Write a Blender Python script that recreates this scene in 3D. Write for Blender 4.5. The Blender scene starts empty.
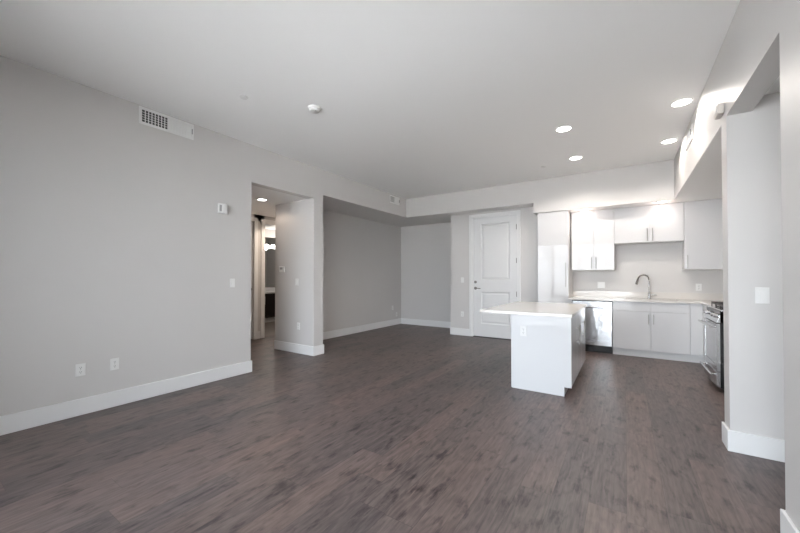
import bpy, bmesh, math, random
from mathutils import Matrix, Vector

random.seed(7)
S = bpy.context.scene
COL = S.collection
PI = math.pi

# ------------------------------------------------------------------ camera
FPX = 340.0
EYE = 1.30
cam_d = bpy.data.cameras.new('camera')
cam_d.sensor_fit = 'HORIZONTAL'
cam_d.sensor_width = 36.0
cam_d.lens = 36.0 * FPX / 800.0
cam_d.shift_y = 6.5 / 800.0
cam_d.clip_start = 0.02
cam = bpy.data.objects.new('camera', cam_d)
COL.objects.link(cam)
cam.location = (0, 0, EYE)
cam.rotation_euler = (PI / 2 + math.atan(4.0 / FPX), 0, math.atan(225.0 / FPX))
S.camera = cam

# ------------------------------------------------------------------ world, daylight, exposure
W = bpy.data.worlds.new('daylight')
S.world = W
W.use_nodes = True
wn = W.node_tree.nodes
bg = wn['Background']
bg.inputs['Color'].default_value = (0.86, 0.905, 1.0, 1)
bg.inputs['Strength'].default_value = 14.0

sun_d = bpy.data.lights.new('sun', 'SUN')
sun_d.energy = 520.0
sun_d.angle = math.radians(0.6)
sun_d.color = (1.0, 0.96, 0.94)
sun = bpy.data.objects.new('sun', sun_d)
COL.objects.link(sun)
sun.rotation_euler = Vector((-0.60, -0.14, -0.79)).to_track_quat('-Z', 'Y').to_euler()      # from the side: it lights the balcony and the ground outside, not the room

S.view_settings.view_transform = 'Standard'
S.view_settings.look = 'None'
S.view_settings.gamma = 1.0
S.view_settings.use_curve_mapping = False
S.view_settings.exposure = 0.28
S.cycles.max_bounces = 14
S.cycles.diffuse_bounces = 8
S.cycles.glossy_bounces = 5
S.cycles.use_denoising = True
S.cycles.sample_clamp_indirect = 6.0
S.cycles.caustics_reflective = False
S.cycles.caustics_refractive = False

DOOR_X0, DOOR_X1, DOOR_Z1 = -3.30, 0.25, 2.62     # the glazed wall behind the camera
BACK_Y = -1.10


def portal(name, loc, rot, sx, sy):
    d = bpy.data.lights.new(name, 'AREA')
    d.shape = 'RECTANGLE'
    d.size, d.size_y = sx, sy
    d.cycles.is_portal = True
    o = bpy.data.objects.new(name, d)
    COL.objects.link(o)
    o.location = loc
    o.rotation_euler = rot
    return o


portal('window_portal', ((DOOR_X0 + DOOR_X1) / 2, BACK_Y - 0.13, DOOR_Z1 / 2), (PI / 2, 0, 0),
       DOOR_X1 - DOOR_X0, DOOR_Z1)

DOWN_W = 54.0        # ceiling cans
KITCH_W = 1.15        # cans in the kitchen soffit
HALL_W = 9.0
BATH_W = 14.0


# ------------------------------------------------------------------ materials
def mat(name, col, rough=0.5, metal=0.0, coat=0.0, spec=0.5, emit=None, emit_s=0.0, noise=0.0, nscale=8.0,
        bump=0.0, bscale=60.0):
    m = bpy.data.materials.new(name)
    m.use_nodes = True
    nt = m.node_tree
    b = nt.nodes['Principled BSDF']
    b.inputs['Base Color'].default_value = (*col, 1)
    b.inputs['Roughness'].default_value = rough
    b.inputs['Metallic'].default_value = metal
    b.inputs['Coat Weight'].default_value = coat
    b.inputs['Coat Roughness'].default_value = 0.03
    b.inputs['Specular IOR Level'].default_value = spec
    if emit:
        b.inputs['Emission Color'].default_value = (*emit, 1)
        b.inputs['Emission Strength'].default_value = emit_s
    tc = nt.nodes.new('ShaderNodeTexCoord')
    if noise:
        n = nt.nodes.new('ShaderNodeTexNoise')
        n.inputs['Scale'].default_value = nscale
        n.inputs['Detail'].default_value = 4
        nt.links.new(tc.outputs['Object'], n.inputs['Vector'])
        r = nt.nodes.new('ShaderNodeMixRGB')
        r.inputs['Color1'].default_value = (*[c * (1 - noise) for c in col], 1)
        r.inputs['Color2'].default_value = (*[min(1, c * (1 + noise)) for c in col], 1)
        nt.links.new(n.outputs['Fac'], r.inputs['Fac'])
        nt.links.new(r.outputs['Color'], b.inputs['Base Color'])
    if bump:
        n2 = nt.nodes.new('ShaderNodeTexNoise')
        n2.inputs['Scale'].default_value = bscale
        n2.inputs['Detail'].default_value = 3
        nt.links.new(tc.outputs['Object'], n2.inputs['Vector'])
        bp = nt.nodes.new('ShaderNodeBump')
        bp.inputs['Strength'].default_value = bump
        bp.inputs['Distance'].default_value = 0.01
        nt.links.new(n2.outputs['Fac'], bp.inputs['Height'])
        nt.links.new(bp.outputs['Normal'], b.inputs['Normal'])
    return m


M = {}
M['wall'] = mat('greige_paint', (0.63, 0.615, 0.605), 0.42, spec=0.35, noise=0.012, nscale=3, bump=0.04, bscale=180)
M['ceiling'] = mat('flat_white_paint', (0.91, 0.91, 0.905), 0.85, spec=0.2, bump=0.04, bscale=160)
M['trim'] = mat('white_trim_paint', (0.80, 0.80, 0.80), 0.35, noise=0.01)
M['door'] = mat('white_door_paint', (0.74, 0.745, 0.75), 0.38, noise=0.01)
M['gloss'] = mat('white_gloss_lacquer', (0.66, 0.665, 0.68), 0.035, spec=0.20, noise=0.006, nscale=2)
M['carcass'] = mat('white_melamine', (0.72, 0.72, 0.72), 0.4, noise=0.006)
M['quartz'] = mat('cream_quartz', (0.68, 0.655, 0.625), 0.16, coat=0.3, noise=0.03, nscale=45)
M['steel'] = mat('brushed_steel', (0.62, 0.62, 0.63), 0.24, metal=1.0, noise=0.03, nscale=14)
M['steel_wavy'] = mat('polished_steel_sheet', (0.66, 0.66, 0.67), 0.16, metal=1.0, bump=0.9, bscale=3.4)
M['bronze'] = mat('dark_nickel', (0.20, 0.19, 0.175), 0.32, metal=1.0, noise=0.02)
M['nickel'] = mat('satin_nickel', (0.42, 0.41, 0.40), 0.28, metal=1.0, noise=0.02)
M['chrome'] = mat('faucet_chrome', (0.40, 0.38, 0.37), 0.14, metal=1.0, noise=0.01)
M['black'] = mat('black_enamel', (0.012, 0.012, 0.014), 0.25, noise=0.2)
M['iron'] = mat('cast_iron', (0.035, 0.03, 0.028), 0.5, noise=0.2)
M['oven_glass'] = mat('oven_window_glass', (0.05, 0.055, 0.065), 0.04, coat=1.0, spec=0.9, noise=0.05)
M['plastic'] = mat('white_plastic', (0.80, 0.80, 0.79), 0.35, noise=0.01)
M['almond'] = mat('beige_plastic', (0.60, 0.56, 0.52), 0.4, noise=0.02)
M['slot'] = mat('dark_slot', (0.05, 0.05, 0.05), 0.6, noise=0.1)
M['duct'] = mat('duct_interior', (0.06, 0.06, 0.06), 0.8, noise=0.1)
M['grey_plastic'] = mat('grey_plastic', (0.35, 0.35, 0.35), 0.4, noise=0.02)
M['lens'] = mat('lit_lens', (0.9, 0.9, 0.9), 0.4, emit=(1.0, 0.95, 0.90), emit_s=14.0, noise=0.01)
M['lens_bath'] = mat('lit_glass_shade', (0.9, 0.9, 0.9), 0.4, emit=(1.0, 0.93, 0.85), emit_s=5.0, noise=0.01)
M['espresso'] = mat('espresso_wood', (0.018, 0.012, 0.010), 0.35, noise=0.3, nscale=12)
M['mirror'] = mat('mirror_glass', (0.85, 0.86, 0.86), 0.02, metal=1.0, noise=0.005)
M['bathtile'] = mat('grey_brown_tile', (0.20, 0.17, 0.15), 0.4, noise=0.12, nscale=6)
M['concrete'] = mat('balcony_concrete', (0.58, 0.565, 0.555), 0.8, noise=0.06, nscale=5)
M['frame_white'] = mat('window_frame_white', (0.75, 0.75, 0.75), 0.4, noise=0.01)
M['rail'] = mat('dark_railing_paint', (0.06, 0.06, 0.065), 0.5, noise=0.05)


def glass_mat():
    m = bpy.data.materials.new('clear_pane')
    m.use_nodes = True
    nt = m.node_tree
    nt.nodes.remove(nt.nodes['Principled BSDF'])
    t = nt.nodes.new('ShaderNodeBsdfTransparent')
    t.inputs['Color'].default_value = (0.95, 0.97, 0.96, 1)
    g = nt.nodes.new('ShaderNodeBsdfGlossy')
    g.inputs['Roughness'].default_value = 0.0
    fr = nt.nodes.new('ShaderNodeFresnel')
    fr.inputs['IOR'].default_value = 1.45
    mx = nt.nodes.new('ShaderNodeMixShader')
    nt.links.new(fr.outputs['Fac'], mx.inputs['Fac'])
    nt.links.new(t.outputs[0], mx.inputs[1])
    nt.links.new(g.outputs[0], mx.inputs[2])
    nt.links.new(mx.outputs[0], nt.nodes['Material Output'].inputs['Surface'])
    return m


M['glass'] = glass_mat()


def plank_mat():
    m = bpy.data.materials.new('dark_oak_planks')
    m.use_nodes = True
    nt = m.node_tree
    N, L = nt.nodes, nt.links
    b = N['Principled BSDF']

    def math_(op, a, bb=None, c=None):
        n = N.new('ShaderNodeMath')
        n.operation = op
        for i, v in enumerate((a, bb, c)):
            if v is None:
                continue
            if isinstance(v, (int, float)):
                n.inputs[i].default_value = v
            else:
                L.new(v, n.inputs[i])
        return n.outputs[0]

    tc = N.new('ShaderNodeTexCoord')
    sx = N.new('ShaderNodeSeparateXYZ')
    L.new(tc.outputs['Object'], sx.inputs[0])
    X, Y = sx.outputs[0], sx.outputs[1]
    PW, PL = 0.185, 1.25
    u = math_('DIVIDE', X, PW)
    row = math_('FLOOR', u)
    wn1 = N.new('ShaderNodeTexWhiteNoise')
    wn1.noise_dimensions = '1D'
    L.new(row, wn1.inputs['W'])
    v = math_('ADD', math_('DIVIDE', Y, PL), math_('MULTIPLY', wn1.outputs['Value'], 7.3))
    cell = math_('FLOOR', v)
    cmb = N.new('ShaderNodeCombineXYZ')
    L.new(row, cmb.inputs[0])
    L.new(cell, cmb.inputs[1])
    wn2 = N.new('ShaderNodeTexWhiteNoise')
    wn2.noise_dimensions = '3D'
    L.new(cmb.outputs[0], wn2.inputs['Vector'])
    rnd = wn2.outputs['Value']
    fu = math_('FRACT', u)
    fv = math_('FRACT', v)
    # seams
    su = math_('LESS_THAN', math_('MINIMUM', fu, math_('SUBTRACT', 1.0, fu)), 0.009)
    sv = math_('LESS_THAN', math_('MINIMUM', fv, math_('SUBTRACT', 1.0, fv)), 0.0014)
    seam = math_('MAXIMUM', su, sv)
    # grain coordinates, shifted plank by plank
    gx = math_('ADD', X, math_('MULTIPLY', rnd, 31.0))
    gy = math_('ADD', Y, math_('MULTIPLY', rnd, 57.0))
    g1 = N.new('ShaderNodeCombineXYZ')
    L.new(math_('MULTIPLY', gx, 48.0), g1.inputs[0])
    L.new(math_('MULTIPLY', gy, 2.6), g1.inputs[1])
    n1 = N.new('ShaderNodeTexNoise')
    n1.inputs['Scale'].default_value = 1.0
    n1.inputs['Detail'].default_value = 6
    n1.inputs['Roughness'].default_value = 0.72
    n1.inputs['Distortion'].default_value = 0.3
    L.new(g1.outputs[0], n1.inputs['Vector'])
    g2 = N.new('ShaderNodeCombineXYZ')
    L.new(math_('MULTIPLY', gx, 7.0), g2.inputs[0])
    L.new(math_('MULTIPLY', gy, 1.6), g2.inputs[1])
    n2 = N.new('ShaderNodeTexNoise')
    n2.inputs['Scale'].default_value = 1.0
    n2.inputs['Detail'].default_value = 3
    L.new(g2.outputs[0], n2.inputs['Vector'])
    # cathedral rings
    ring = math_('FRACT', math_('MULTIPLY', n2.outputs['Fac'], 9.0))
    ring = math_('ABSOLUTE', math_('SUBTRACT', ring, 0.5))
    # dark knots / mineral streaks
    g3 = N.new('ShaderNodeCombineXYZ')
    L.new(math_('MULTIPLY', gx, 14.0), g3.inputs[0])
    L.new(math_('MULTIPLY', gy, 5.0), g3.inputs[1])
    n3 = N.new('ShaderNodeTexNoise')
    n3.inputs['Scale'].default_value = 1.0
    n3.inputs['Detail'].default_value = 5
    n3.inputs['Roughness'].default_value = 0.6
    L.new(g3.outputs[0], n3.inputs['Vector'])
    kn = N.new('ShaderNodeMapRange')
    kn.inputs['From Min'].default_value = 0.535
    kn.inputs['From Max'].default_value = 0.76
    L.new(n3.outputs['Fac'], kn.inputs['Value'])
    t = math_('ADD', math_('MULTIPLY', n1.outputs['Fac'], 0.84), math_('MULTIPLY', ring, 0.26))
    t = math_('ADD', t, math_('MULTIPLY', math_('SUBTRACT', rnd, 0.5), 0.15))
    t = math_('SUBTRACT', t, math_('MULTIPLY', kn.outputs[0], 0.44))
    cr = N.new('ShaderNodeValToRGB')
    e = cr.color_ramp.elements
    e[0].position, e[0].color = 0.14, (0.024, 0.018, 0.016, 1)
    e[1].position, e[1].color = 0.72, (0.195, 0.150, 0.134, 1)
    k = cr.color_ramp.elements.new(0.42)
    k.color = (0.104, 0.079, 0.070, 1)
    L.new(t, cr.inputs['Fac'])
    # broad drift between cool grey and warm brown boards
    n4 = N.new('ShaderNodeTexNoise')
    n4.inputs['Scale'].default_value = 1.1
    n4.inputs['Detail'].default_value = 3
    L.new(tc.outputs['Object'], n4.inputs['Vector'])
    tone = N.new('ShaderNodeMixRGB')
    tone.inputs['Color1'].default_value = (0.84, 0.90, 1.0, 1)
    tone.inputs['Color2'].default_value = (1.0, 0.92, 0.90, 1)
    L.new(math_('ADD', math_('MULTIPLY', rnd, 0.6), math_('SUBTRACT', math_('MULTIPLY', n4.outputs['Fac'], 1.2), 0.4)), tone.inputs['Fac'])
    mul = N.new('ShaderNodeMixRGB')
    mul.blend_type = 'MULTIPLY'
    mul.inputs['Fac'].default_value = 1.0
    L.new(cr.outputs['Color'], mul.inputs['Color1'])
    L.new(tone.outputs['Color'], mul.inputs['Color2'])
    mx = N.new('ShaderNodeMixRGB')
    L.new(math_('MULTIPLY', seam, 0.40), mx.inputs['Fac'])
    L.new(mul.outputs['Color'], mx.inputs['Color1'])
    mx.inputs['Color2'].default_value = (0.022, 0.017, 0.015, 1)
    L.new(mx.outputs['Color'], b.inputs['Base Color'])
    b.inputs['Specular IOR Level'].default_value = 0.55
    rr = math_('ADD', 0.34, math_('MULTIPLY', n1.outputs['Fac'], 0.16))
    L.new(rr, b.inputs['Roughness'])
    bp = N.new('ShaderNodeBump')
    bp.inputs['Strength'].default_value = 0.18
    bp.inputs['Distance'].default_value = 0.004
    L.new(math_('SUBTRACT', n1.outputs['Fac'], seam), bp.inputs['Height'])
    L.new(bp.outputs['Normal'], b.inputs['Normal'])
    return m


M['planks'] = plank_mat()


# ------------------------------------------------------------------ mesh helpers
class MB:
    """Collects shapes and links them as one mesh object."""

    def __init__(self):
        self.bm = bmesh.new()

    def box(self, x0, x1, y0, y1, z0, z1):
        bm = self.bm
        if x0 > x1: x0, x1 = x1, x0
        if y0 > y1: y0, y1 = y1, y0
        if z0 > z1: z0, z1 = z1, z0
        v = [bm.verts.new(p) for p in ((x0, y0, z0), (x1, y0, z0), (x1, y1, z0), (x0, y1, z0),
                                       (x0, y0, z1), (x1, y0, z1), (x1, y1, z1), (x0, y1, z1))]
        for f in ((0, 3, 2, 1), (4, 5, 6, 7), (0, 1, 5, 4), (1, 2, 6, 5), (2, 3, 7, 6), (3, 0, 4, 7)):
            bm.faces.new([v[i] for i in f])
        return self

    def cyl(self, c, r, h, axis='z', n=24, r2=None):
        """A cylinder or cone from c along axis by h."""
        r2 = r if r2 is None else r2
        ax = {'x': Vector((1, 0, 0)), 'y': Vector((0, 1, 0)), 'z': Vector((0, 0, 1))}[axis]
        a = Vector((0, 0, 1)) if axis != 'z' else Vector((1, 0, 0))
        b = ax.cross(a)
        c = Vector(c)
        ring = []
        for k, (rad, off) in enumerate(((r, 0), (r2, h))):
            ring.append([self.bm.verts.new(c + ax * off + (a * math.cos(2 * PI * i / n) + b * math.sin(2 * PI * i / n)) * rad)
                         for i in range(n)])
        for i in range(n):
            j = (i + 1) % n
            self.bm.faces.new((ring[0][i], ring[0][j], ring[1][j], ring[1][i]))
        self.bm.faces.new(ring[0][::-1])
        self.bm.faces.new(ring[1])
        return self

    def lathe(self, prof, n=32, c=(0, 0, 0)):
        """Revolve (r, z) points about the local z axis."""
        c = Vector(c)
        rows = []
        for r, z in prof:
            rows.append([self.bm.verts.new(c + Vector((max(r, 1e-5) * math.cos(2 * PI * i / n), max(r, 1e-5) * math.sin(2 * PI * i / n), z)))
                         for i in range(n)])
        for k in range(len(rows) - 1):
            for i in range(n):
                j = (i + 1) % n
                self.bm.faces.new((rows[k][i], rows[k][j], rows[k + 1][j], rows[k + 1][i]))
        return self

    def tube(self, pts, r, n=12, rs=None):
        pts = [Vector(p) for p in pts]
        rows = []
        prev = None
        for k, p in enumerate(pts):
            d = (pts[min(k + 1, len(pts) - 1)] - pts[max(k - 1, 0)]).normalized()
            a = prev if prev is not None else (Vector((1, 0, 0)) if abs(d.x) < 0.8 else Vector((0, 0, 1)))
            a = (a - d * a.dot(d)).normalized()
            prev = a
            b = d.cross(a)
            rad = rs[k] if rs else r
            rows.append([self.bm.verts.new(p + (a * math.cos(2 * PI * i / n) + b * math.sin(2 * PI * i / n)) * rad) for i in range(n)])
        for k in range(len(rows) - 1):
            for i in range(n):
                j = (i + 1) % n
                self.bm.faces.new((rows[k][i], rows[k][j], rows[k + 1][j], rows[k + 1][i]))
        self.bm.faces.new(rows[0][::-1])
        self.bm.faces.new(rows[-1])
        return self

    def build(self, name, material, parent=None, bevel=0.0, smooth=False, seg=2):
        bmesh.ops.recalc_face_normals(self.bm, faces=self.bm.faces)
        me = bpy.data.meshes.new(name)
        self.bm.to_mesh(me)
        self.bm.free()
        if smooth:
            for p in me.polygons:
                p.use_smooth = True
        me.materials.append(material)
        o = bpy.data.objects.new(name, me)
        COL.objects.link(o)
        if parent is not None:
            o.parent = parent
        if bevel:
            md = o.modifiers.new('edge', 'BEVEL')
            md.width = bevel
            md.segments = seg
            md.limit_method = 'ANGLE'
            md.angle_limit = math.radians(50)
        if smooth:
            md = o.modifiers.new('split', 'EDGE_SPLIT')
            md.split_angle = math.radians(38)
        return o


def tag(o, label, cat, group=None, kind=None):
    o['label'] = label
    o['category'] = cat
    if group:
        o['group'] = group
    if kind:
        o['kind'] = kind
    return o


def thing(name, label, cat, loc, rz=0.0, group=None, kind=None):
    o = bpy.data.objects.new(name, None)
    o.empty_display_size = 0.1
    COL.objects.link(o)
    o.location = loc
    o.rotation_euler = (0, 0, rz)
    return tag(o, label, cat, group, kind)


def struct(name, boxes, material, label, cat, bevel=0.0):
    """A piece of the building, made of world-space boxes, as one mesh."""
    mb = MB()
    for b in boxes:
        mb.box(*b)
    o = mb.build(name, material, None, bevel)
    return tag(o, label, cat, None, 'structure')


# ------------------------------------------------------------------ the building
H = 3.13
XL = -4.29          # left wall face
XR = 0.648          # right wall face
YS = 6.75           # face of the dropped ceiling at the far end
SOF, KIT, HALL = 2.70, 2.51, 2.61
YD = 7.10           # entry door wall
YK = 7.38           # kitchen back wall
T = 0.14

struct('floor', [(-6.60, 3.2, BACK_Y - 0.15, 8.2, -0.12, 0.0)], M['planks'],
       'dark brown wood plank floor running through the whole room', 'floor')
struct('floor_bathroom', [(-9.2, -6.601, 3.6, 8.2, -0.12, 0.0)], M['bathtile'],
       'grey brown bathroom floor seen past the hall doorway', 'floor')

struct('ceiling', [(-4.44, 0.69, BACK_Y - 0.15, YS + 0.01, H, H + 0.14)], M['ceiling'],
       'flat white main ceiling over the living area', 'ceiling')
struct('ceiling_nook', [(-5.30, XL, 4.11, 8.1, SOF, H + 0.14), (XL, -1.44, YS, 8.1, SOF, H + 0.14)], M['wall'],
       'grey dropped ceiling over the nook and entry door', 'ceiling')
struct('wall_kitchen_bulkhead', [(-1.44, 1.66, YS, 7.52, KIT, H + 0.14), (XR, 1.66, 3.52, YS, KIT, H + 0.14)], M['wall'],
       'pale bulkhead and beam framing the kitchen', 'wall')
struct('ceiling_kitchen', [(-1.365, 1.515, YS + 0.004, YK, KIT - 0.003, KIT), (XR + 0.004, 1.515, 3.665, YS + 0.004, KIT - 0.003, KIT)], M['ceiling'],
       'low white ceiling directly above the kitchen cabinets', 'ceiling')
struct('ceiling_hall', [(-6.6, XL - T, 2.55, 3.95, HALL, HALL + 0.14), (-6.6, -5.30, 3.95, 5.5, HALL, HALL + 0.08)], M['ceiling'],
       'low white ceiling inside the left hallway', 'ceiling')
struct('ceiling_entry', [(XR + T, 2.8, 1.0, 3.5, 2.62, 2.76)], M['ceiling'],
       'white ceiling beyond the right hand opening', 'ceiling')
struct('ceiling_bathroom', [(-9.2, -6.6, 3.6, 8.2, 2.75, 2.87)], M['ceiling'],
       'white bathroom ceiling past the hall doorway', 'ceiling')

struct('wall_left', [(XL - T, XL, BACK_Y - 0.15, 2.77, 0, H), (XL - T, XL, 2.77, 3.90, HALL, H)], M['wall'],
       'long greige left wall with the big air vent', 'wall')
struct('wall_nib', [(-5.30, XL, 3.90, 4.11, 0, SOF), (XL - T, XL, 3.90, 4.11, SOF, H)], M['wall'],
       'greige wall end between the hallway opening and the nook', 'wall')
struct('wall_nook_left', [(-5.30, -5.23, 4.11, 8.1, 0, SOF)], M['wall'],
       'shaded greige left wall of the nook', 'wall')
struct('wall_nook_back', [(-5.23, -3.31, 7.95, 8.1, 0, SOF)], M['wall'],
       'greige back wall of the nook', 'wall')
struct('wall_entry', [(-3.31, -2.798, YD, 8.1, 0, SOF), (-1.822, -1.375, YD, 7.52, 0, SOF),
                      (-2.798, -1.822, YD, 7.52, 2.605, SOF), (-2.798, -1.822, 7.22, 7.52, 0, 2.605)], M['wall'],
       'greige wall around the white entry door', 'wall')
struct('wall_kitchen_back', [(-1.375, 1.66, YK, 7.52, 0, KIT)], M['wall'],
       'beige kitchen wall behind the sink counter', 'wall')
struct('wall_kitchen_right', [(1.52, 1.66, 3.66, YK, 0, KIT)], M['wall'],
       'kitchen side wall behind the gas range', 'wall')
struct('wall_stub', [(XR, 1.66, 3.50, 3.66, 0, KIT), (XR + 0.001, XR + 0.14, 3.50, 3.519, KIT, 2.519), (XR + 0.14, 2.8, 3.50, 3.519, KIT, 2.62), (1.66, 2.8, 3.50, 3.66, 0, KIT)], M['wall'],
       'pale wall with a light switch beside the kitchen', 'wall')
struct('wall_right', [(XR, XR + T, BACK_Y - 0.15, 2.44, 0, H), (XR, XR + T, 2.44, 3.52, 2.52, H)], M['wall'],
       'greige right wall and header nearest the camera', 'wall')
struct('wall_far_right', [(2.66, 2.8, 1.0, 3.5, 0, 2.62), (XR + T, 2.66, 1.0, 1.14, 0, 2.62)], M['wall'],
       'greige walls of the passage beyond the right opening', 'wall')
struct('wall_hall_far', [(-6.6, -6.45, 2.55, 3.33, 0, HALL), (-6.6, -6.45, 4.23, 4.47, 0, HALL), (-6.6, -6.45, 5.29, 5.5, 0, HALL),
                         (-6.6, -6.45, 3.33, 5.29, 2.46, HALL), (-6.64, -6.6, 3.2, 4.3, 0, 2.5)], M['wall'],
       'greige wall at the far side of the hallway', 'wall')
struct('wall_hall_side', [(-6.45, XL - T, 2.55, 2.69, 0, HALL), (-6.45, -5.30, 5.36, 5.5, 0, HALL)], M['wall'],
       'greige end walls of the hallway', 'wall')
struct('wall_bathroom', [(-9.2, -9.06, 3.6, 8.2, 0, 2.75), (-9.06, -6.6, 3.6, 3.74, 0, 2.75), (-9.06, -6.6, 8.06, 8.2, 0, 2.75),
                         (-6.66, -6.60, 5.5, 8.06, 0, 2.75), (-6.66, -6.60, 4.1, 5.5, 2.61, 2.75), (-6.66, -6.61, 3.6, 4.3, 0, 2.75)], M['wall'],
       'pale bathroom walls past the hall doorway', 'wall')
struct('wall_back', [(XL, DOOR_X0, BACK_Y - 0.15, BACK_Y, 0, H), (DOOR_X1, XR, BACK_Y - 0.15, BACK_Y, 0, H),
                     (DOOR_X0, DOOR_X1, BACK_Y - 0.15, BACK_Y, DOOR_Z1, H)], M['wall'],
       'greige wall around the balcony doors behind the camera', 'wall')

struct('ceiling_sun_block', [(-9.3, 3.0, BACK_Y - 0.2, 8.3, 3.28, 3.42)], M['concrete'],  # added out of view so no sun leaks in between the ceiling slabs
       'unseen slab added over the apartment to keep sun out of ceiling gaps', 'ceiling')

# baseboards
BH, BT = 0.155, 0.016


def base(name, boxes, label):
    return struct(name, boxes, M['trim'], label, 'baseboard', 0.004)


base('baseboard_left', [(XL, XL + BT, BACK_Y, 2.77 + BT, 0, BH), (XL - T, XL, 2.77, 2.77 + BT, 0, BH)],
     'tall white baseboard along the left wall')
base('baseboard_nib', [(XL, XL + BT, 3.90 - BT, 4.11 + BT, 0, BH), (-5.30, XL, 3.90 - BT, 3.90, 0, BH), (-5.214, XL, 4.11, 4.11 + BT, 0, BH)],
     'white baseboard wrapping the wall end by the hallway')
base('baseboard_nook_left', [(-5.23, -5.23 + BT, 4.11 + BT, 7.95, 0, BH)], 'white baseboard on the left wall of the nook')
base('baseboard_nook_back', [(-5.23 + BT, -3.31, 7.95 - BT, 7.95, 0, BH)], 'white baseboard on the back wall of the nook')
base('baseboard_entry', [(-3.31 - BT, -2.86, YD - BT, YD, 0, BH), (-3.31 - BT, -3.31, YD, 7.95 - BT, 0, BH)],
     'short white baseboard left of the entry door')
base('baseboard_entry_right', [(-1.755, -1.38, YD - BT, YD, 0, BH)], 'white baseboard right of the entry door behind the island')
base('baseboard_stub', [(XR - BT, 2.66, 3.50 - BT, 3.50, 0, BH), (XR - BT, XR, 3.50, 3.66 + BT, 0, BH)],
     'white baseboard below the light switch wall beside the kitchen')
base('baseboard_right', [(XR - BT, XR, BACK_Y, 2.44 + BT, 0, BH), (XR, XR + T, 2.44, 2.44 + BT, 0, BH)],
     'white baseboard at the near right corner')
base('baseboard_hall', [(-6.45, -6.45 + BT, 2.69, 3.245, 0, BH), (-6.45, -6.45 + BT, 4.312, 4.378, 0, BH)],
     'white baseboard at the far side of the hallway')

# ------------------------------------------------------------------ glazed doors behind the camera
win = thing('window_1', 'wide white framed balcony glazing behind the camera', 'window', ((DOOR_X0 + DOOR_X1) / 2, BACK_Y, 0), kind='structure')
wx = (DOOR_X1 - DOOR_X0) / 2
mb = MB()
mb.box(-wx, wx, -0.12, -0.02, 0, 0.05).box(-wx, wx, -0.12, -0.02, DOOR_Z1 - 0.06, DOOR_Z1)
mb.box(-wx, -wx + 0.06, -0.12, -0.02, 0.05, DOOR_Z1 - 0.06).box(wx - 0.06, wx, -0.12, -0.02, 0.05, DOOR_Z1 - 0.06)
for k in (1, 2, 3):
    x = -wx + k * 2 * wx / 4
    mb.box(x - 0.045, x + 0.045, -0.12, -0.02, 0.05, DOOR_Z1 - 0.06)
mb.box(-wx + 0.06, wx - 0.06, -0.11, -0.03, 2.02, 2.08)
mb.build('window_frame', M['frame_white'], win, 0.004)
for k in range(4):
    x0 = -wx + k * 2 * wx / 4 + 0.05
    MB().box(x0, x0 + 2 * wx / 4 - 0.1, -0.075, -0.069, 0.05, DOOR_Z1 - 0.06).build('pane', M['glass'], win)
struct('floor_bounce', [(-9, 6, BACK_Y - 3.4, BACK_Y - 0.15, -0.16, -0.04)], M['concrete'],  # out of view, added as a sunlit reflector for the ceiling
       'unseen pale balcony floor added to bounce sun onto the ceiling', 'floor')
struct('ground', [(-40, 40, -60, BACK_Y - 3.4, -0.3, -0.08)], M['concrete'],  # unseen, spread out wide so sunlight bounces up to the far ceiling
       'unseen pale paving added to bounce sun deep onto the ceiling', 'ground')

# ------------------------------------------------------------------ wooden doors of the setting
door = thing('door_1', 'tall white two panel entry door with silver lever handle', 'door', (-2.31, YD, 0), kind='structure')
mb = MB()                                            # casing
mb.box(-0.55, -0.488, -0.022, 0, 0, 2.66).box(0.488, 0.55, -0.022, 0, 0, 2.66).box(-0.488, 0.488, -0.022, 0, 2.605, 2.66)
mb.build('casing', M['trim'], door, 0.005)
mb = MB()                                            # jamb
mb.box(-0.488, -0.470, 0, 0.115, 0, 2.605).box(0.470, 0.488, 0, 0.115, 0, 2.605).box(-0.470, 0.470, 0, 0.115, 2.587, 2.605)
mb.build('jamb', M['trim'], door)
mb = MB()                                            # slab with two recessed panels
dx, dz0, dz1 = 0.467, 0.018, 2.583
px0, px1 = -0.30, 0.325
rails = [(dz0, 0.29), (0.98, 1.235), (2.445, dz1)]
mb.box(-dx, px0, 0.022, 0.066, dz0, dz1).box(px1, dx, 0.022, 0.066, dz0, dz1)
for a, b in rails:
    mb.box(px0, px1, 0.022, 0.066, a, b)
slab = mb.build('slab', M['door'], door)
for (a, b) in ((0.29, 0.98), (1.235, 2.445)):
    mb = MB()
    bm = mb.bm
    # sloped moulding, then a raised field

    def rect(i, y):
        return [bm.verts.new(p) for p in ((px0 + i, y, a + i), (px1 - i, y, a + i), (px1 - i, y, b - i), (px0 + i, y, b - i))]
    loops = [rect(0.0, 0.022), rect(0.012, 0.036), rect(0.03, 0.040), rect(0.055, 0.030), rect(0.060, 0.029)]
    for q in range(len(loops) - 1):
        for i in range(4):
            j = (i + 1) % 4
            bm.faces.new((loops[q][i], loops[q][j], loops[q + 1][j], loops[q + 1][i]))
    bm.faces.new(loops[-1])
    mb.build('panel', M['door'], slab)
mb = MB().cyl((-0.418, 0.022, 1.055), 0.031, -0.012, 'y').cyl((-0.418, 0.010, 1.055), 0.011, -0.04, 'y')
mb.tube([(-0.418, -0.028, 1.055), (-0.36, -0.034, 1.056), (-0.29, -0.030, 1.052)], 0.009)
mb.build('door_handle', M['bronze'], door, smooth=True)
mb = MB().cyl((-0.418, 0.022, 1.19), 0.028, -0.014, 'y').cyl((-0.418, 0.008, 1.19), 0.018, -0.012, 'y')
mb.box(-0.424, -0.412, -0.022, -0.004, 1.172, 1.208)
mb.build('deadbolt', M['bronze'], door, smooth=True)
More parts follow.
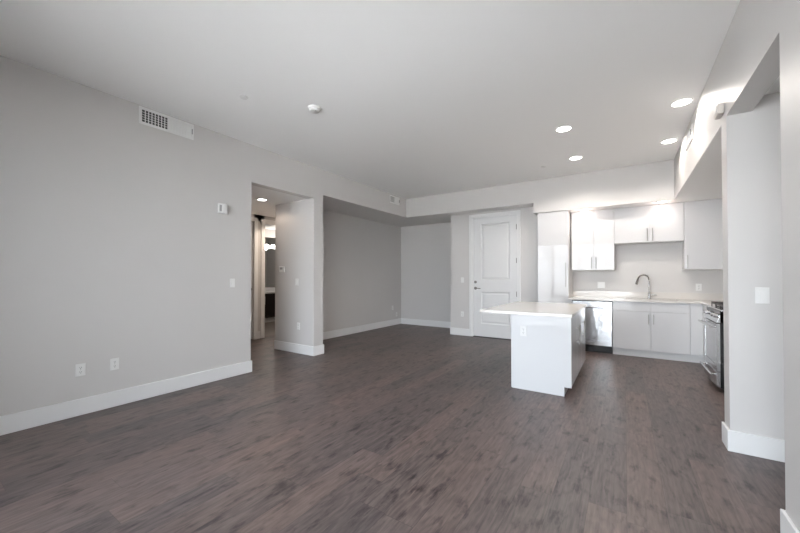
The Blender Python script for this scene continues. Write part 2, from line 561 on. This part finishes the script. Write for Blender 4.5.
for z in (0.24, 0.95, 1.64, 2.33):
    MB().cyl((0.469, 0.012, z - 0.055), 0.009, 0.11, 'z', 12).box(0.452, 0.469, 0.018, 0.023, z - 0.05, z + 0.05).build('hinge', M['bronze'], door)
MB().box(-0.469, 0.469, 0.0, 0.115, 0, 0.012).build('threshold', M['slot'], door)

d2 = thing('door_2', 'white bathroom door casing at the end of the hallway', 'door frame', (-6.45, 4.88, 0), PI / 2, kind='structure')
mb = MB()
mb.box(-0.49, -0.41, -0.02, 0, 0, 2.54).box(0.41, 0.49, -0.02, 0, 0, 2.54).box(-0.41, 0.41, -0.02, 0, 2.46, 2.54)
mb.build('casing', M['trim'], d2, 0.005)
mb = MB()
mb.box(-0.41, -0.39, 0, 0.15, 0, 2.46).box(0.39, 0.41, 0, 0.15, 0, 2.46).box(-0.39, 0.39, 0, 0.15, 2.44, 2.46)
mb.build('jamb', M['trim'], d2)
d3 = thing('door_3', 'closed white door in the hallway left of the bathroom', 'door', (-6.45, 3.78, 0), PI / 2, kind='structure')
mb = MB()
mb.box(-0.53, -0.45, -0.02, 0, 0, 2.54).box(0.45, 0.53, -0.02, 0, 0, 2.54).box(-0.45, 0.45, -0.02, 0, 2.46, 2.54)
mb.build('casing', M['trim'], d3, 0.005)
MB().box(-0.448, 0.448, 0.03, 0.07, 0.012, 2.455).build('slab', M['door'], d3, 0.003)
mb = MB().cyl((0.39, 0.03, 1.05), 0.03, -0.012, 'y').cyl((0.39, 0.02, 1.05), 0.01, -0.045, 'y')
mb.tube([(0.39, -0.022, 1.05), (0.33, -0.028, 1.05), (0.27, -0.024, 1.048)], 0.009)
mb.build('door_handle', M['nickel'], d3, smooth=True)


# ------------------------------------------------------------------ lamps
def spot(name, loc, watts, angle, blend=0.35, radius=0.06, col=(1.0, 0.92, 0.84)):
    d = bpy.data.lights.new(name, 'SPOT')
    d.energy = watts
    d.spot_size = math.radians(angle)
    d.spot_blend = blend
    d.shadow_soft_size = radius
    d.color = col
    o = bpy.data.objects.new(name, d)
    COL.objects.link(o)
    return o


def downlight(x, y, z, label, group, watts, angle=150, r=0.098, drop=0.012, col=(1.0, 0.92, 0.84)):
    t = thing('ceiling_light', label, 'ceiling light', (x, y, z), 0, group)
    MB().lathe([(r, 0.0), (r, -0.004), (r - 0.006, -0.008), (r - 0.018, -0.006), (r - 0.022, 0.0)]).build('trim_ring', M['plastic'], t, smooth=True)
    MB().lathe([(0.0, -0.003), (r - 0.02, -0.003), (r - 0.02, 0.0)], 32).build('lens', M['lens'], t)
    if drop > 0.03:                                   # point light hung below the flush lens, to brighten the soffit around it
        d = bpy.data.lights.new('bulb', 'POINT')
        d.energy, d.color, d.shadow_soft_size = watts, col, 0.03
        s = bpy.data.objects.new('bulb', d)
        COL.objects.link(s)
    else:
        s = spot('bulb', (0, 0, 0), watts, angle, col=col)
    s.location = (0, 0, -drop)
    s.parent = t
    return t


G = 'recessed lights in the main ceiling'
downlight(-0.62, 4.60, H, 'round recessed ceiling light nearest the room centre, above the island front', G, DOWN_W * 1.35, 168)
downlight(-0.62, 5.83, H, 'round recessed ceiling light above the island back, near the far bulkhead', G, DOWN_W)
downlight(0.507, 4.585, H, 'largest round recessed ceiling light, near the right beam', G, DOWN_W * 0.75)
downlight(0.507, 5.80, H, 'round recessed ceiling light in the far right ceiling corner by the beam vent', G, DOWN_W * 0.75)
G = 'small recessed lights above the upper cabinets'
downlight(-0.605, 6.89, KIT - 0.003, 'small recessed light above the left pair of upper cabinet doors', G, KITCH_W, r=0.085, drop=0.09, col=(1.0, 0.80, 0.70))
downlight(0.502, 6.86, KIT - 0.003, 'small recessed light above the short upper cabinet over the sink', G, KITCH_W, r=0.085, drop=0.09, col=(1.0, 0.80, 0.70))
downlight(-5.115, 3.50, HALL, 'recessed light in the hallway ceiling behind the left opening', 'hallway lights', HALL_W, r=0.085, col=(1.0, 0.82, 0.66))
downlight(-5.80, 4.72, HALL, 'hidden light added behind the nib to brighten the hallway end', 'hallway lights', HALL_W * 6.0, r=0.085, col=(1.0, 0.82, 0.66))  # out of sight, added to light the door casings at the hall end
downlight(1.7, 2.4, 2.62, 'recessed light in the passage beyond the right opening', 'passage lights', 22.0)

t = thing('vanity_light', 'bright white light fixture above the bathroom mirror', 'wall light', (-9.044, 6.50, 2.22), PI / 2)
MB().box(-0.35, 0.35, -0.03, 0, -0.05, 0.05).build('back_plate', M['nickel'], t, 0.004)
for x in (-0.23, 0.0, 0.23):
    MB().cyl((x, -0.09, -0.05), 0.040, 0.11, 'z', 20, 0.048).build('shade', M['lens_bath'], t, smooth=True)
bl = bpy.data.lights.new('bulb', 'POINT')
bl.energy = BATH_W
bl.color = (1.0, 0.93, 0.85)
bl.shadow_soft_size = 0.08
blo = bpy.data.objects.new('bulb', bl)
COL.objects.link(blo)
blo.parent = t
blo.location = (0, -0.28, 0.0)


# ------------------------------------------------------------------ ceiling and wall fittings
def smoke():
    t = thing('smoke_detector', 'round white smoke detector on the main ceiling', 'smoke detector', (-2.79, 2.54, H))
    MB().lathe([(0.072, 0), (0.072, -0.012), (0.066, -0.018), (0.0, -0.018)]).build('base', M['plastic'], t, smooth=True)
    MB().lathe([(0.058, -0.018), (0.056, -0.034), (0.046, -0.042), (0.0, -0.044)]).build('cover', M['plastic'], t, smooth=True)
    MB().cyl((0.03, -0.01, -0.0425), 0.006, -0.003, 'z', 12).build('test_button', M['grey_plastic'], t)


smoke()


def sprinkler(x, y, label):
    t = thing('sprinkler_cover', label, 'sprinkler', (x, y, H), 0, 'flush sprinkler covers')
    MB().lathe([(0.042, 0), (0.042, -0.004), (0.036, -0.008), (0.0, -0.009)]).build('cover_plate', M['plastic'], t, smooth=True)
    MB().lathe([(0.030, -0.0085), (0.030, -0.014), (0.0, -0.014)]).build('cap', M['plastic'], t, smooth=True)


sprinkler(-3.22, 1.99, 'small flush sprinkler disc on the ceiling above the left wall vent')
sprinkler(-1.114, 5.99, 'small flush sprinkler disc on the ceiling near the far bulkhead')


def vent(name, label, loc, rz, w, h, dark, group, split=0.5):
    """Wall register: frame, open grid at the left, louvres and a lever at the right."""
    t = thing(name, label, 'air vent', loc, rz, group)
    f = 0.028
    mb = MB().box(-w / 2, w / 2, -0.010, 0, h / 2 - f, h / 2).box(-w / 2, w / 2, -0.010, 0, -h / 2, -h / 2 + f)
    mb.box(-w / 2, -w / 2 + f, -0.010, 0, -h / 2 + f, h / 2 - f).box(w / 2 - f, w / 2, -0.010, 0, -h / 2 + f, h / 2 - f)
    mb.build('frame', M['plastic'], t, 0.003)
    iw, ih = w - 2 * f, h - 2 * f
    xs = -iw / 2 + iw * split
    MB().box(-iw / 2, xs, -0.0016, -0.0004, -ih / 2, ih / 2).build('open_throat', M['duct'], t)
    MB().box(xs, iw / 2, -0.0016, -0.0004, -ih / 2, ih / 2).build('closed_damper', M['plastic'], t)
    mb = MB()
    n = max(3, int(round(iw / 0.030)))
    for i in range(1, n):
        x = -iw / 2 + i * iw / n
        mb.box(x - 0.0035, x + 0.0035, -0.008, -0.002, -ih / 2, ih / 2)
    m = 5
    for i in range(1, m):
        z = -ih / 2 + i * ih / m
        mb.box(-iw / 2, xs, -0.0055, -0.0025, z - 0.002, z + 0.002)
    mb.build('grille', M['plastic'], t)
    MB().box(iw / 2 + 0.004, iw / 2 + 0.010, -0.022, -0.010, -0.03, 0.03).build('lever', M['grey_plastic'], t)


RZL, RZR = PI / 2, -PI / 2        # facing +x (left wall) and -x (right wall)
vent('air_vent', 'wide white air vent high on the near left wall', (XL, 1.735, 3.025), RZL, 0.55, 0.185, True, 'wall air vents')
vent('air_vent', 'small white air vent on the left bulkhead above the nook', (XL, 6.26, 3.02), RZL, 0.38, 0.175, True, 'wall air vents')
vent('air_vent', 'white air vent on the right beam beside the recessed lights', (XR, 5.24, 2.95), RZR, 0.46, 0.17, True, 'wall air vents')


def plate(name, label, cat, loc, rz, group, kind='outlet', gangs=1, mt='plastic'):
    t = thing(name, label, cat, loc, rz, group)
    w, h = 0.072 + 0.046 * (gangs - 1), 0.116
    MB().box(-w / 2, w / 2, -0.006, 0, -h / 2, h / 2).build('cover_plate', M[mt], t, 0.002)
    for g in range(gangs):
        x = (g - (gangs - 1) / 2) * 0.046
        if kind == 'outlet':
            for z in (-0.021, 0.021):
                r = MB().cyl((x, -0.006, z), 0.017, -0.0025, 'y', 20).build('socket', M[mt], t)
                MB().box(x - 0.0075, x - 0.005, -0.0092, -0.0084, z - 0.002, z + 0.008).box(x + 0.005, x + 0.0075, -0.0092, -0.0084, z - 0.002, z + 0.008).cyl((x, -0.0084, z - 0.009), 0.003, -0.0008, 'y', 10).build('slots', M['slot'], r)
            MB().cyl((x, -0.006, 0), 0.003, -0.001, 'y', 10).build('screw', M['grey_plastic'], t)
        elif kind == 'switch':
            MB().box(x - 0.018, x + 0.018, -0.0068, -0.006, -0.035, 0.035).build('bezel', M['grey_plastic'] if False else M[mt], t)
            mb = MB()
            v = [mb.bm.verts.new(p) for p in ((x - 0.0155, -0.0068, -0.032), (x + 0.0155, -0.0068, -0.032), (x + 0.0155, -0.0068, 0.032), (x - 0.0155, -0.0068, 0.032),
                                              (x - 0.0155, -0.0125, -0.032), (x + 0.0155, -0.0125, -0.032), (x + 0.0155, -0.0078, 0.032), (x - 0.0155, -0.0078, 0.032))]
            for f in ((0, 3, 2, 1), (4, 5, 6, 7), (0, 1, 5, 4), (1, 2, 6, 5), (2, 3, 7, 6), (3, 0, 4, 7)):
                mb.bm.faces.new([v[i] for i in f])
            mb.build('rocker', M[mt], t)
        else:                                         # jack
            MB().cyl((x, -0.006, 0), 0.009, -0.006, 'y', 16).build('jack', M['nickel'], t)
    return t


GO, GS = 'wall outlets', 'light switches'
plate('wall_outlet', 'white wall outlet low on the left wall, farther from the hallway', 'outlet', (XL, 1.02, 0.425), RZL, GO)
plate('cable_outlet', 'white cable outlet plate low on the left wall, closer to the hallway', 'outlet', (XL, 1.277, 0.425), RZL, GO)
plate('light_switch', 'white light switch on the left wall beside the hallway opening', 'light switch', (XL, 2.50, 1.222), RZL, GS, 'switch')
plate('light_switch', 'white light switch inside the hallway below the thermostat', 'light switch', (-4.705, 3.90, 1.214), 0, GS, 'switch')
plate('wall_outlet', 'white outlet low on the hallway wall below the switch', 'outlet', (-4.66, 3.90, 0.46), 0, GO)
plate('wall_outlet', 'upper white outlet low on the left wall of the nook', 'outlet', (-5.23, 7.54, 0.47), RZL, GO)
plate('cable_outlet', 'lower white cable plate near the nook corner just above the baseboard', 'outlet', (-5.23, 7.73, 0.28), RZL, GO, 'jack')
plate('light_switch', 'white light switch left of the entry door', 'light switch', (-3.026, YD, 1.233), 0, GS, 'switch')
plate('wall_outlet', 'white outlet low on the wall left of the entry door', 'outlet', (-3.03, YD, 0.474), 0, GO)
plate('light_switch', 'white rocker switch on the pale wall right of the kitchen', 'light switch', (0.827, 3.50, 1.166), 0, GS, 'switch')
plate('light_switch', 'double white switch plate on the kitchen wall left of the faucet', 'light switch', (-0.372, YK, 1.15), 0, GS, 'switch', 2)
plate('wall_outlet', 'white outlet on the kitchen wall right of the faucet under the right cabinet', 'outlet', (1.01, YK, 1.13), 0, GO)
plate('wall_outlet', 'white outlet set in the glossy end panel of the island', 'outlet', (-0.985, 4.08, 0.675), 0, GO, mt='carcass')

t = thing('fire_alarm', 'white rounded fire alarm box on the left wall above the switch', 'alarm', (XL, 2.36, 2.172), RZL)
MB().box(-0.06, 0.06, -0.035, 0, -0.065, 0.065).build('housing', M['plastic'], t, 0.012, seg=3)
MB().box(-0.012, 0.034, -0.047, -0.035, -0.045, 0.045).build('strobe_lens', M['plastic'], t, 0.008)
MB().box(-0.05, -0.02, -0.0362, -0.035, -0.04, 0.04).build('speaker_grille', M['grey_plastic'], t)

t = thing('thermostat', 'white thermostat on the hallway wall', 'thermostat', (-5.09, 3.90, 1.437), 0)
MB().box(-0.07, 0.07, -0.026, 0, -0.055, 0.055).build('housing', M['plastic'], t, 0.008, seg=3)
MB().box(-0.045, 0.03, -0.0268, -0.026, -0.005, 0.035).build('display', M['grey_plastic'], t)

t = thing('beam_alarm', 'beige box fixed on the right beam above the opening', 'alarm', (XR, 3.615, 2.60), RZR)
MB().box(-0.065, 0.065, -0.04, 0, -0.035, 0.05).build('housing', M['almond'], t, 0.008)
MB().box(-0.045, 0.045, -0.045, -0.04, -0.01, 0.04).build('front_grille', M['plastic'], t, 0.003)


# ------------------------------------------------------------------ cabinets
def bar_handle(parent, x, z0, z1, y=0.0, name='handle'):
    mb = MB()
    mb.cyl((x, y - 0.032, z0), 0.006, z1 - z0, 'z', 12)
    for z in (z0 + 0.02, z1 - 0.02):
        mb.cyl((x, y - 0.032, z), 0.0045, 0.032, 'y', 10)
    return mb.build(name, M['nickel'], parent, smooth=True)


def bar_handle_h(parent, x0, x1, z, y=0.0, name='handle'):
    mb = MB()
    mb.cyl((x0, y - 0.032, z), 0.006, x1 - x0, 'x', 12)
    for x in (x0 + 0.02, x1 - 0.02):
        mb.cyl((x, y - 0.032, z), 0.0045, 0.032, 'y', 10)
    return mb.build(name, M['nickel'], parent, smooth=True)


DT = 0.019      # door leaf thickness
GAP = 0.0018


def leaf(parent, x0, x1, z0, z1, name='door', m='gloss'):
    """A door leaf on the front of a cabinet whose carcass front is y = DT."""
    return MB().box(x0 + GAP, x1 - GAP, 0, DT - 0.001, z0 + GAP, z1 - GAP).build(name, M[m], parent, 0.0012)


def carcass(parent, w, d, z0, z1, kick=0.0, kick_set=0.05):
    MB().box(-w / 2, w / 2, DT, d, z0, z1).build('body', M['carcass'], parent, 0.001)
    if kick:
        MB().box(-w / 2, w / 2, DT + kick_set, d, 0, kick).build('toe_kick', M['carcass'], parent)


CT = 0.927       # worktop height
CB = CT - 0.03

# tall pantry
px = (-1.372 + -0.852) / 2
w = 0.52
t = thing('pantry_cabinet', 'tall glossy white pantry cabinet between entry wall and kitchen counter', 'cabinet', (px, 6.78, 0))
carcass(t, w, 0.598, 0.11, 2.503, 0.11, 0.03)
d_ = leaf(t, -w / 2, w / 2, 0.11, 1.885)
bar_handle(d_, w / 2 - 0.04, 1.12, 1.56)
leaf(t, -w / 2, w / 2, 1.885, 2.50)

# upper cabinets
UY = 7.05


def upper(x0, x1, z0, label, handles, splits):
    w = x1 - x0
    t = thing('upper_cabinet', label, 'cabinet', ((x0 + x1) / 2, UY, z0), 0, 'wall hung upper cabinets')
    carcass(t, w, YK - UY - 0.002, 0, 2.505 - z0)
    xs = [-w / 2] + [s - (x0 + x1) / 2 for s in splits] + [w / 2]
    for i in range(len(xs) - 1):
        l = leaf(t, xs[i], xs[i + 1], 0, 2.503 - z0)
        side = handles[i]
        hx = xs[i] + 0.035 if side == 'l' else xs[i + 1] - 0.035
        bar_handle(l, hx, 0.02, 0.23)
    return t


upper(-0.83, -0.153, 1.425, 'tall double door glossy white upper cabinet beside the pantry', 'rl', [-0.467])
upper(-0.152, 0.795, 1.885, 'short double door white upper cabinet above the sink', 'rl', [0.35])
upper(0.796, 1.30, 1.42, 'single door white upper cabinet in the right corner', 'l', [])
t = tag(MB().box(1.301, 1.518, UY, YK - 0.002, 1.42, 2.504).build('cabinet_filler', M['carcass'], None, 0.001),
        'white filler panel at the right end of the upper cabinets', 'panel')

# base run
BY = 6.745
t = thing('sink_cabinet', 'white double door base cabinet under the sink', 'cabinet', (0.32, BY, 0), 0)
mb = MB().box(-0.5, 0.5, DT, 0.632, 0.11, 0.66)
mb.box(-0.5, -0.335, DT, 0.632, 0.66, CB - 0.002).box(0.395, 0.5, DT, 0.632, 0.66, CB - 0.002)
mb.box(-0.335, 0.395, DT, 0.085, 0.66, CB - 0.002).box(-0.335, 0.395, 0.455, 0.632, 0.66, CB - 0.002)
mb.build('body', M['carcass'], t)
MB().box(-0.5, 0.5, DT + 0.028, 0.632, 0, 0.11).build('toe_kick', M['carcass'], t)
for x0, x1, s in ((-0.5, 0.02, 'r'), (0.02, 0.5, 'l')):
    l = leaf(t, x0, x1, 0.115, 0.742)
    bar_handle(l, x1 - 0.032 if s == 'r' else x0 + 0.032, 0.545, 0.70)
leaf(t, -0.5, 0.02, 0.744, CB - 0.004, 'false_drawer')
leaf(t, 0.02, 0.5, 0.744, CB - 0.004, 'false_drawer')
t = thing('corner_cabinet', 'white corner base filler between sink cabinet and gas range', 'cabinet', (1.17, BY, 0))
MB().box(-0.35, 0.348, DT, 0.632, 0.11, CB - 0.002).build('body', M['carcass'], t, 0.001)
MB().box(-0.35, 0.348, DT + 0.028, 0.632, 0, 0.11).build('toe_kick', M['carcass'], t)
MB().box(-0.348, -0.202, 0, DT - 0.001, 0.115, CB - 0.004).build('filler_panel', M['gloss'], t, 0.001)
MB().box(-0.20, 0.348, -0.80, DT, 0.11, CB - 0.002).build('return_body', M['carcass'], t, 0.001)

# dishwasher
t = thing('dishwasher', 'stainless steel dishwasher with dark toe kick left of the sink', 'dishwasher', (-0.485, BY, 0))
MB().box(-0.298, 0.298, 0.03, 0.60, 0.11, CB - 0.012).build('tub', M['black'], t)
MB().box(-0.297, 0.297, 0.0, 0.03, 0.125, 0.762).build('door_panel', M['steel_wavy'], t, 0.004)
MB().box(-0.297, 0.297, 0.0, 0.03, 0.766, CB - 0.018).build('control_panel', M['steel'], t, 0.004)
mb = MB().cyl((-0.25, -0.038, 0.79), 0.010, 0.50, 'x', 14)
for x in (-0.22, 0.22):
    mb.cyl((x, -0.038, 0.79), 0.007, 0.038, 'y', 10)
mb.build('handle', M['steel'], t, smooth=True)
MB().box(-0.297, 0.297, 0.05, 0.07, 0.0, 0.118).build('toe_kick', M['black'], t)
t = tag(MB().box(-0.85, -0.79, BY + 0.002, 7.37, 0, CB - 0.002).build('end_panel', M['gloss'], None, 0.001),
        'narrow white end panel between pantry and dishwasher', 'panel')

# worktop, sink, faucet
sx0, sx1, sy0, sy1 = 0.0, 0.70, 6.84, 7.19
mb = MB()
F0 = BY - 0.025
mb.box(-0.851, sx0, F0, YK - 0.002, CB, CT).box(sx1, 1.518, F0, YK - 0.002, CB, CT)
mb.box(sx0, sx1, F0, sy0, CB, CT).box(sx0, sx1, sy1, YK - 0.002, CB, CT)
mb.box(0.945, 1.518, 5.935, F0, CB, CT)
tag(mb.build('worktop', M['quartz'], None), 'cream stone worktop over dishwasher, sink cabinet and corner', 'worktop')

tag(MB().box(-0.851, 1.518, YK - 0.020, YK - 0.001, CT + 0.0005, CT + 0.108).build('backsplash', M['quartz'], None, 0.001),
    'low cream stone backsplash strip along the kitchen wall', 'backsplash')

t = thing('sink', 'undermount steel sink set in the cream worktop', 'sink', ((sx0 + sx1) / 2, (sy0 + sy1) / 2, CB - 0.001))
a, b, dp = (sx1 - sx0) / 2, (sy1 - sy0) / 2, 0.19
mb = MB()
e = 0.004
mb.box(-a, a, -b, b, -dp, -dp + e).box(-a, -a + e, -b, b, -dp, 0).box(a - e, a, -b, b, -dp, 0).box(-a, a, -b, -b + e, -dp, 0).box(-a, a, b - e, b, -dp, 0)
mb.build('basin', M['steel'], t)
MB().cyl((0, 0.05, -dp + e), 0.045, 0.004, 'z', 24).build('drain', M['chrome'], t)

t = thing('faucet', 'tall chrome gooseneck faucet behind the sink', 'faucet', (0.345, 7.26, CT))
MB().lathe([(0.0, 0.0), (0.028, 0.0), (0.028, 0.008), (0.022, 0.014), (0.020, 0.10), (0.016, 0.115), (0.0, 0.115)]).build('body', M['chrome'], t, smooth=True)
pts, k = [(0, 0, 0.10), (0, 0, 0.20), (0, 0, 0.295)], 12
rad = 0.085
for i in range(1, k + 1):
    a = PI * i / k * 0.94
    pts.append(((-rad + rad * math.cos(a)) * 0.94, (-rad + rad * math.cos(a)) * 0.34, 0.315 + rad * 1.1 * math.sin(a)))
MB().tube(pts, 0.0125, 14).build('spout', M['chrome'], t, smooth=True)
p = Vector(pts[-1])
q = (Vector(pts[-1]) - Vector(pts[-2])).normalized()
MB().tube([p - q * 0.01, p + q * 0.03, p + q * 0.085, p + q * 0.09], 0.016, 14, rs=[0.014, 0.017, 0.021, 0.017]).build('spray_head', M['chrome'], t, smooth=True)
MB().tube([(0.018, 0, 0.065), (0.04, -0.005, 0.068), (0.105, -0.01, 0.070)], 0.0065, 10, rs=[0.009, 0.0075, 0.006]).build('lever', M['chrome'], t, smooth=True)

# near drawer cabinet and its worktop, on the right wall
RX = 0.935
t = thing('drawer_cabinet', 'white drawer cabinet between the gas range and the stub wall', 'cabinet', (RX, 4.41, 0), RZR)
carcass(t, 1.48, 0.580, 0.11, CB - 0.002, 0.11, 0.04)
for c in (-0.37, 0.37):
    for z0, z1 in ((0.115, 0.37), (0.37, 0.63), (0.63, CB - 0.004)):
        l = leaf(t, c - 0.37, c + 0.37, z0, z1, 'drawer')
        bar_handle_h(l, c - 0.30, c + 0.30, z1 - 0.055)
tag(MB().box(RX - 0.02, 1.518, 3.662, 5.152, CB, CT).build('worktop', M['quartz'], None, 0.002),
    'short cream worktop on the near side of the gas range', 'worktop')

# gas range, facing -x
t = thing('gas_range', 'stainless steel gas range with black sides and grates', 'range', (0.855, 5.542, 0), RZR)
hw = 0.375
t.scale = (1, 1, 1.024)
MB().box(-hw, hw, 0.03, 0.655, 0.05, 0.895).build('body', M['black'], t, 0.003)
for x in (-0.32, 0.32):
    for y in (0.08, 0.58):
        MB().cyl((x, y, 0), 0.018, 0.055, 'z', 12).build('foot', M['black'], t)
dr = MB().box(-hw, hw, 0.0, 0.03, 0.06, 0.225).build('drawer', M['steel'], t, 0.004)
mb = MB().cyl((-0.33, -0.04, 0.185), 0.011, 0.66, 'x', 14)
for x in (-0.29, 0.29):
    mb.cyl((x, -0.04, 0.185), 0.008, 0.04, 'y', 10)
mb.build('handle', M['steel'], dr, smooth=True)
mb = MB()
mb.box(-hw, -0.285, 0, 0.03, 0.232, 0.755).box(0.285, hw, 0, 0.03, 0.232, 0.755).box(-0.285, 0.285, 0, 0.03, 0.232, 0.295).box(-0.285, 0.285, 0, 0.03, 0.655, 0.755)
od = mb.build('oven_door', M['steel'], t)
MB().box(-0.285, 0.285, 0.004, 0.026, 0.295, 0.655).build('window', M['oven_glass'], od)
mb = MB().cyl((-0.34, -0.05, 0.715), 0.012, 0.68, 'x', 14)
for x in (-0.30, 0.30):
    mb.cyl((x, -0.05, 0.715), 0.009, 0.05, 'y', 10)
mb.build('handle', M['steel'], od, smooth=True)
mb = MB()                                              # slanted control panel
v = [mb.bm.verts.new(p) for p in ((-hw, 0.0, 0.765), (hw, 0.0, 0.765), (hw, 0.05, 0.905), (-hw, 0.05, 0.905), (-hw, 0.12, 0.765), (hw, 0.12, 0.765), (hw, 0.12, 0.905), (-hw, 0.12, 0.905))]
for f in ((0, 1, 2, 3), (4, 7, 6, 5), (0, 4, 5, 1), (3, 2, 6, 7), (0, 3, 7, 4), (1, 5, 6, 2)):
    mb.bm.faces.new([v[i] for i in f])
cp = mb.build('control_panel', M['steel'], t, 0.003)
for x in (-0.29, -0.15, 0.15, 0.29):
    MB().cyl((x, 0.028, 0.835), 0.021, -0.042, 'y', 20, 0.018).build('knob', M['steel'], t, smooth=True)
MB().box(-0.075, 0.075, 0.021, 0.030, 0.815, 0.86).build('display', M['black'], t)
MB().box(-hw, hw, 0.115, 0.655, 0.896, 0.912).build('cooktop', M['black'], t, 0.004)
for cx in (-0.245, 0.0, 0.245):
    mb = MB()
    for x in (-0.112, -0.037, 0.037, 0.112):
        mb.box(cx + x - 0.005, cx + x + 0.005, 0.075, 0.63, 0.944, 0.962)
    for y in (0.08, 0.22, 0.355, 0.49, 0.625):
        mb.box(cx - 0.117, cx + 0.117, y - 0.005, y + 0.005, 0.940, 0.958)
    for x in (-0.112, 0.112):
        for y in (0.08, 0.355, 0.625):
            mb.box(cx + x - 0.005, cx + x + 0.005, y - 0.005, y + 0.005, 0.905, 0.945)
    mb.build('grate', M['iron'], t)
for cx, cy in ((-0.245, 0.25), (-0.245, 0.52), (0.0, 0.385), (0.245, 0.25), (0.245, 0.52)):
    MB().cyl((cx, cy, 0.912), 0.042, 0.012, 'z', 24, 0.036).build('burner', M['iron'], t, smooth=True)

# ------------------------------------------------------------------ kitchen island
IT = 0.898          # island worktop height
IX0, IX1, IY0, IY1 = -1.120, -0.487, 4.08, 5.62
t = thing('island_cabinet', 'glossy white kitchen island base on the dark plank floor', 'cabinet', ((IX0 + IX1) / 2, (IY0 + IY1) / 2, 0))
cx, cy = (IX0 + IX1) / 2, (IY0 + IY1) / 2
x0, x1, y0, y1 = IX0 - cx, IX1 - cx, IY0 - cy, IY1 - cy
MB().box(x0, x1 - DT, y0 + 0.02, y1 - 0.02, 0.10, (IT - 0.03) - 0.002).build('body', M['carcass'], t)
MB().box(x0 + 0.002, x1 - 0.075, y0 + 0.02, y1 - 0.02, 0, 0.10).build('toe_kick', M['carcass'], t)


def panel_notched(ya, yb):
    mb = MB()
    prof = [(x0, 0.0), (x1 - 0.07, 0.0), (x1 - 0.07, 0.10), (x1, 0.10), (x1, (IT - 0.03) - 0.002), (x0, (IT - 0.03) - 0.002)]
    A = [mb.bm.verts.new((x, ya, z)) for x, z in prof]
    B = [mb.bm.verts.new((x, yb, z)) for x, z in prof]
    n = len(prof)
    mb.bm.faces.new(A)
    mb.bm.faces.new(B[::-1])
    for i in range(n):
        j = (i + 1) % n
        mb.bm.faces.new((A[i], A[j], B[j], B[i]))
    return mb.build('end_panel', M['gloss'], t, 0.0012)


panel_notched(y0, y0 + 0.02)
panel_notched(y1 - 0.02, y1)
MB().box(x0 - 0.012, x0, y0 + 0.02, y1 - 0.02, 0, (IT - 0.03) - 0.002).build('back_panel', M['gloss'], t, 0.001)
n = 3
L_ = (y1 - y0 - 0.04) / n
for i in range(n):
    a = y0 + 0.02 + i * L_
    l = MB().box(x1 - DT + 0.001, x1, a + GAP, a + L_ - GAP, 0.105, (IT - 0.03) - 0.006).build('door', M['gloss'], t, 0.0012)
    hy = a + L_ - 0.045 if i in (0, ) else a + 0.045 if i == 1 else a + 0.045
    mb = MB().cyl((x1 + 0.032, hy, 0.50), 0.006, 0.22, 'z', 12)
    for z in (0.53, 0.69):
        mb.cyl((x1, hy, z), 0.0045, 0.032, 'x', 10)
    mb.build('handle', M['nickel'], l, smooth=True)
tag(MB().box(-1.49, -0.470, 4.015, 5.76, (IT - 0.03), IT).build('island_worktop', M['quartz'], None, 0.003),
    'cream stone slab on the island overhanging on its left side', 'worktop')

# ------------------------------------------------------------------ bathroom vanity
t = thing('bathroom_vanity', 'dark brown bathroom vanity with white top seen past the hallway', 'cabinet', (-8.50, 6.30, 0), PI / 2)
MB().box(-0.9, 0.9, 0.0, 0.54, 0.14, 0.83).build('body', M['espresso'], t)
MB().box(-0.9, 0.9, 0.06, 0.54, 0.0, 0.14).build('toe_kick', M['carcass'], t)
for i in range(4):
    l = MB().box(-0.9 + i * 0.45 + 0.002, -0.45 + i * 0.45 - 0.002, -0.02, -0.001, 0.15, 0.815).build('door', M['espresso'], t, 0.001)
    bar_handle(l, -0.45 + i * 0.45 - 0.04 if i % 2 == 0 else -0.9 + i * 0.45 + 0.04, 0.52, 0.75, -0.02)
MB().box(-0.92, 0.92, -0.03, 0.54, 0.83, 0.87).box(-0.92, 0.92, 0.52, 0.54, 0.87, 0.97).build('vanity_top', M['trim'], t, 0.002)
t = thing('bathroom_mirror', 'large frameless mirror above the bathroom vanity', 'mirror', (-9.06, 6.30, 1.0), PI / 2)
MB().box(-0.9, 0.9, -0.012, -0.001, 0.0, 1.50).build('glass', M['mirror'], t)
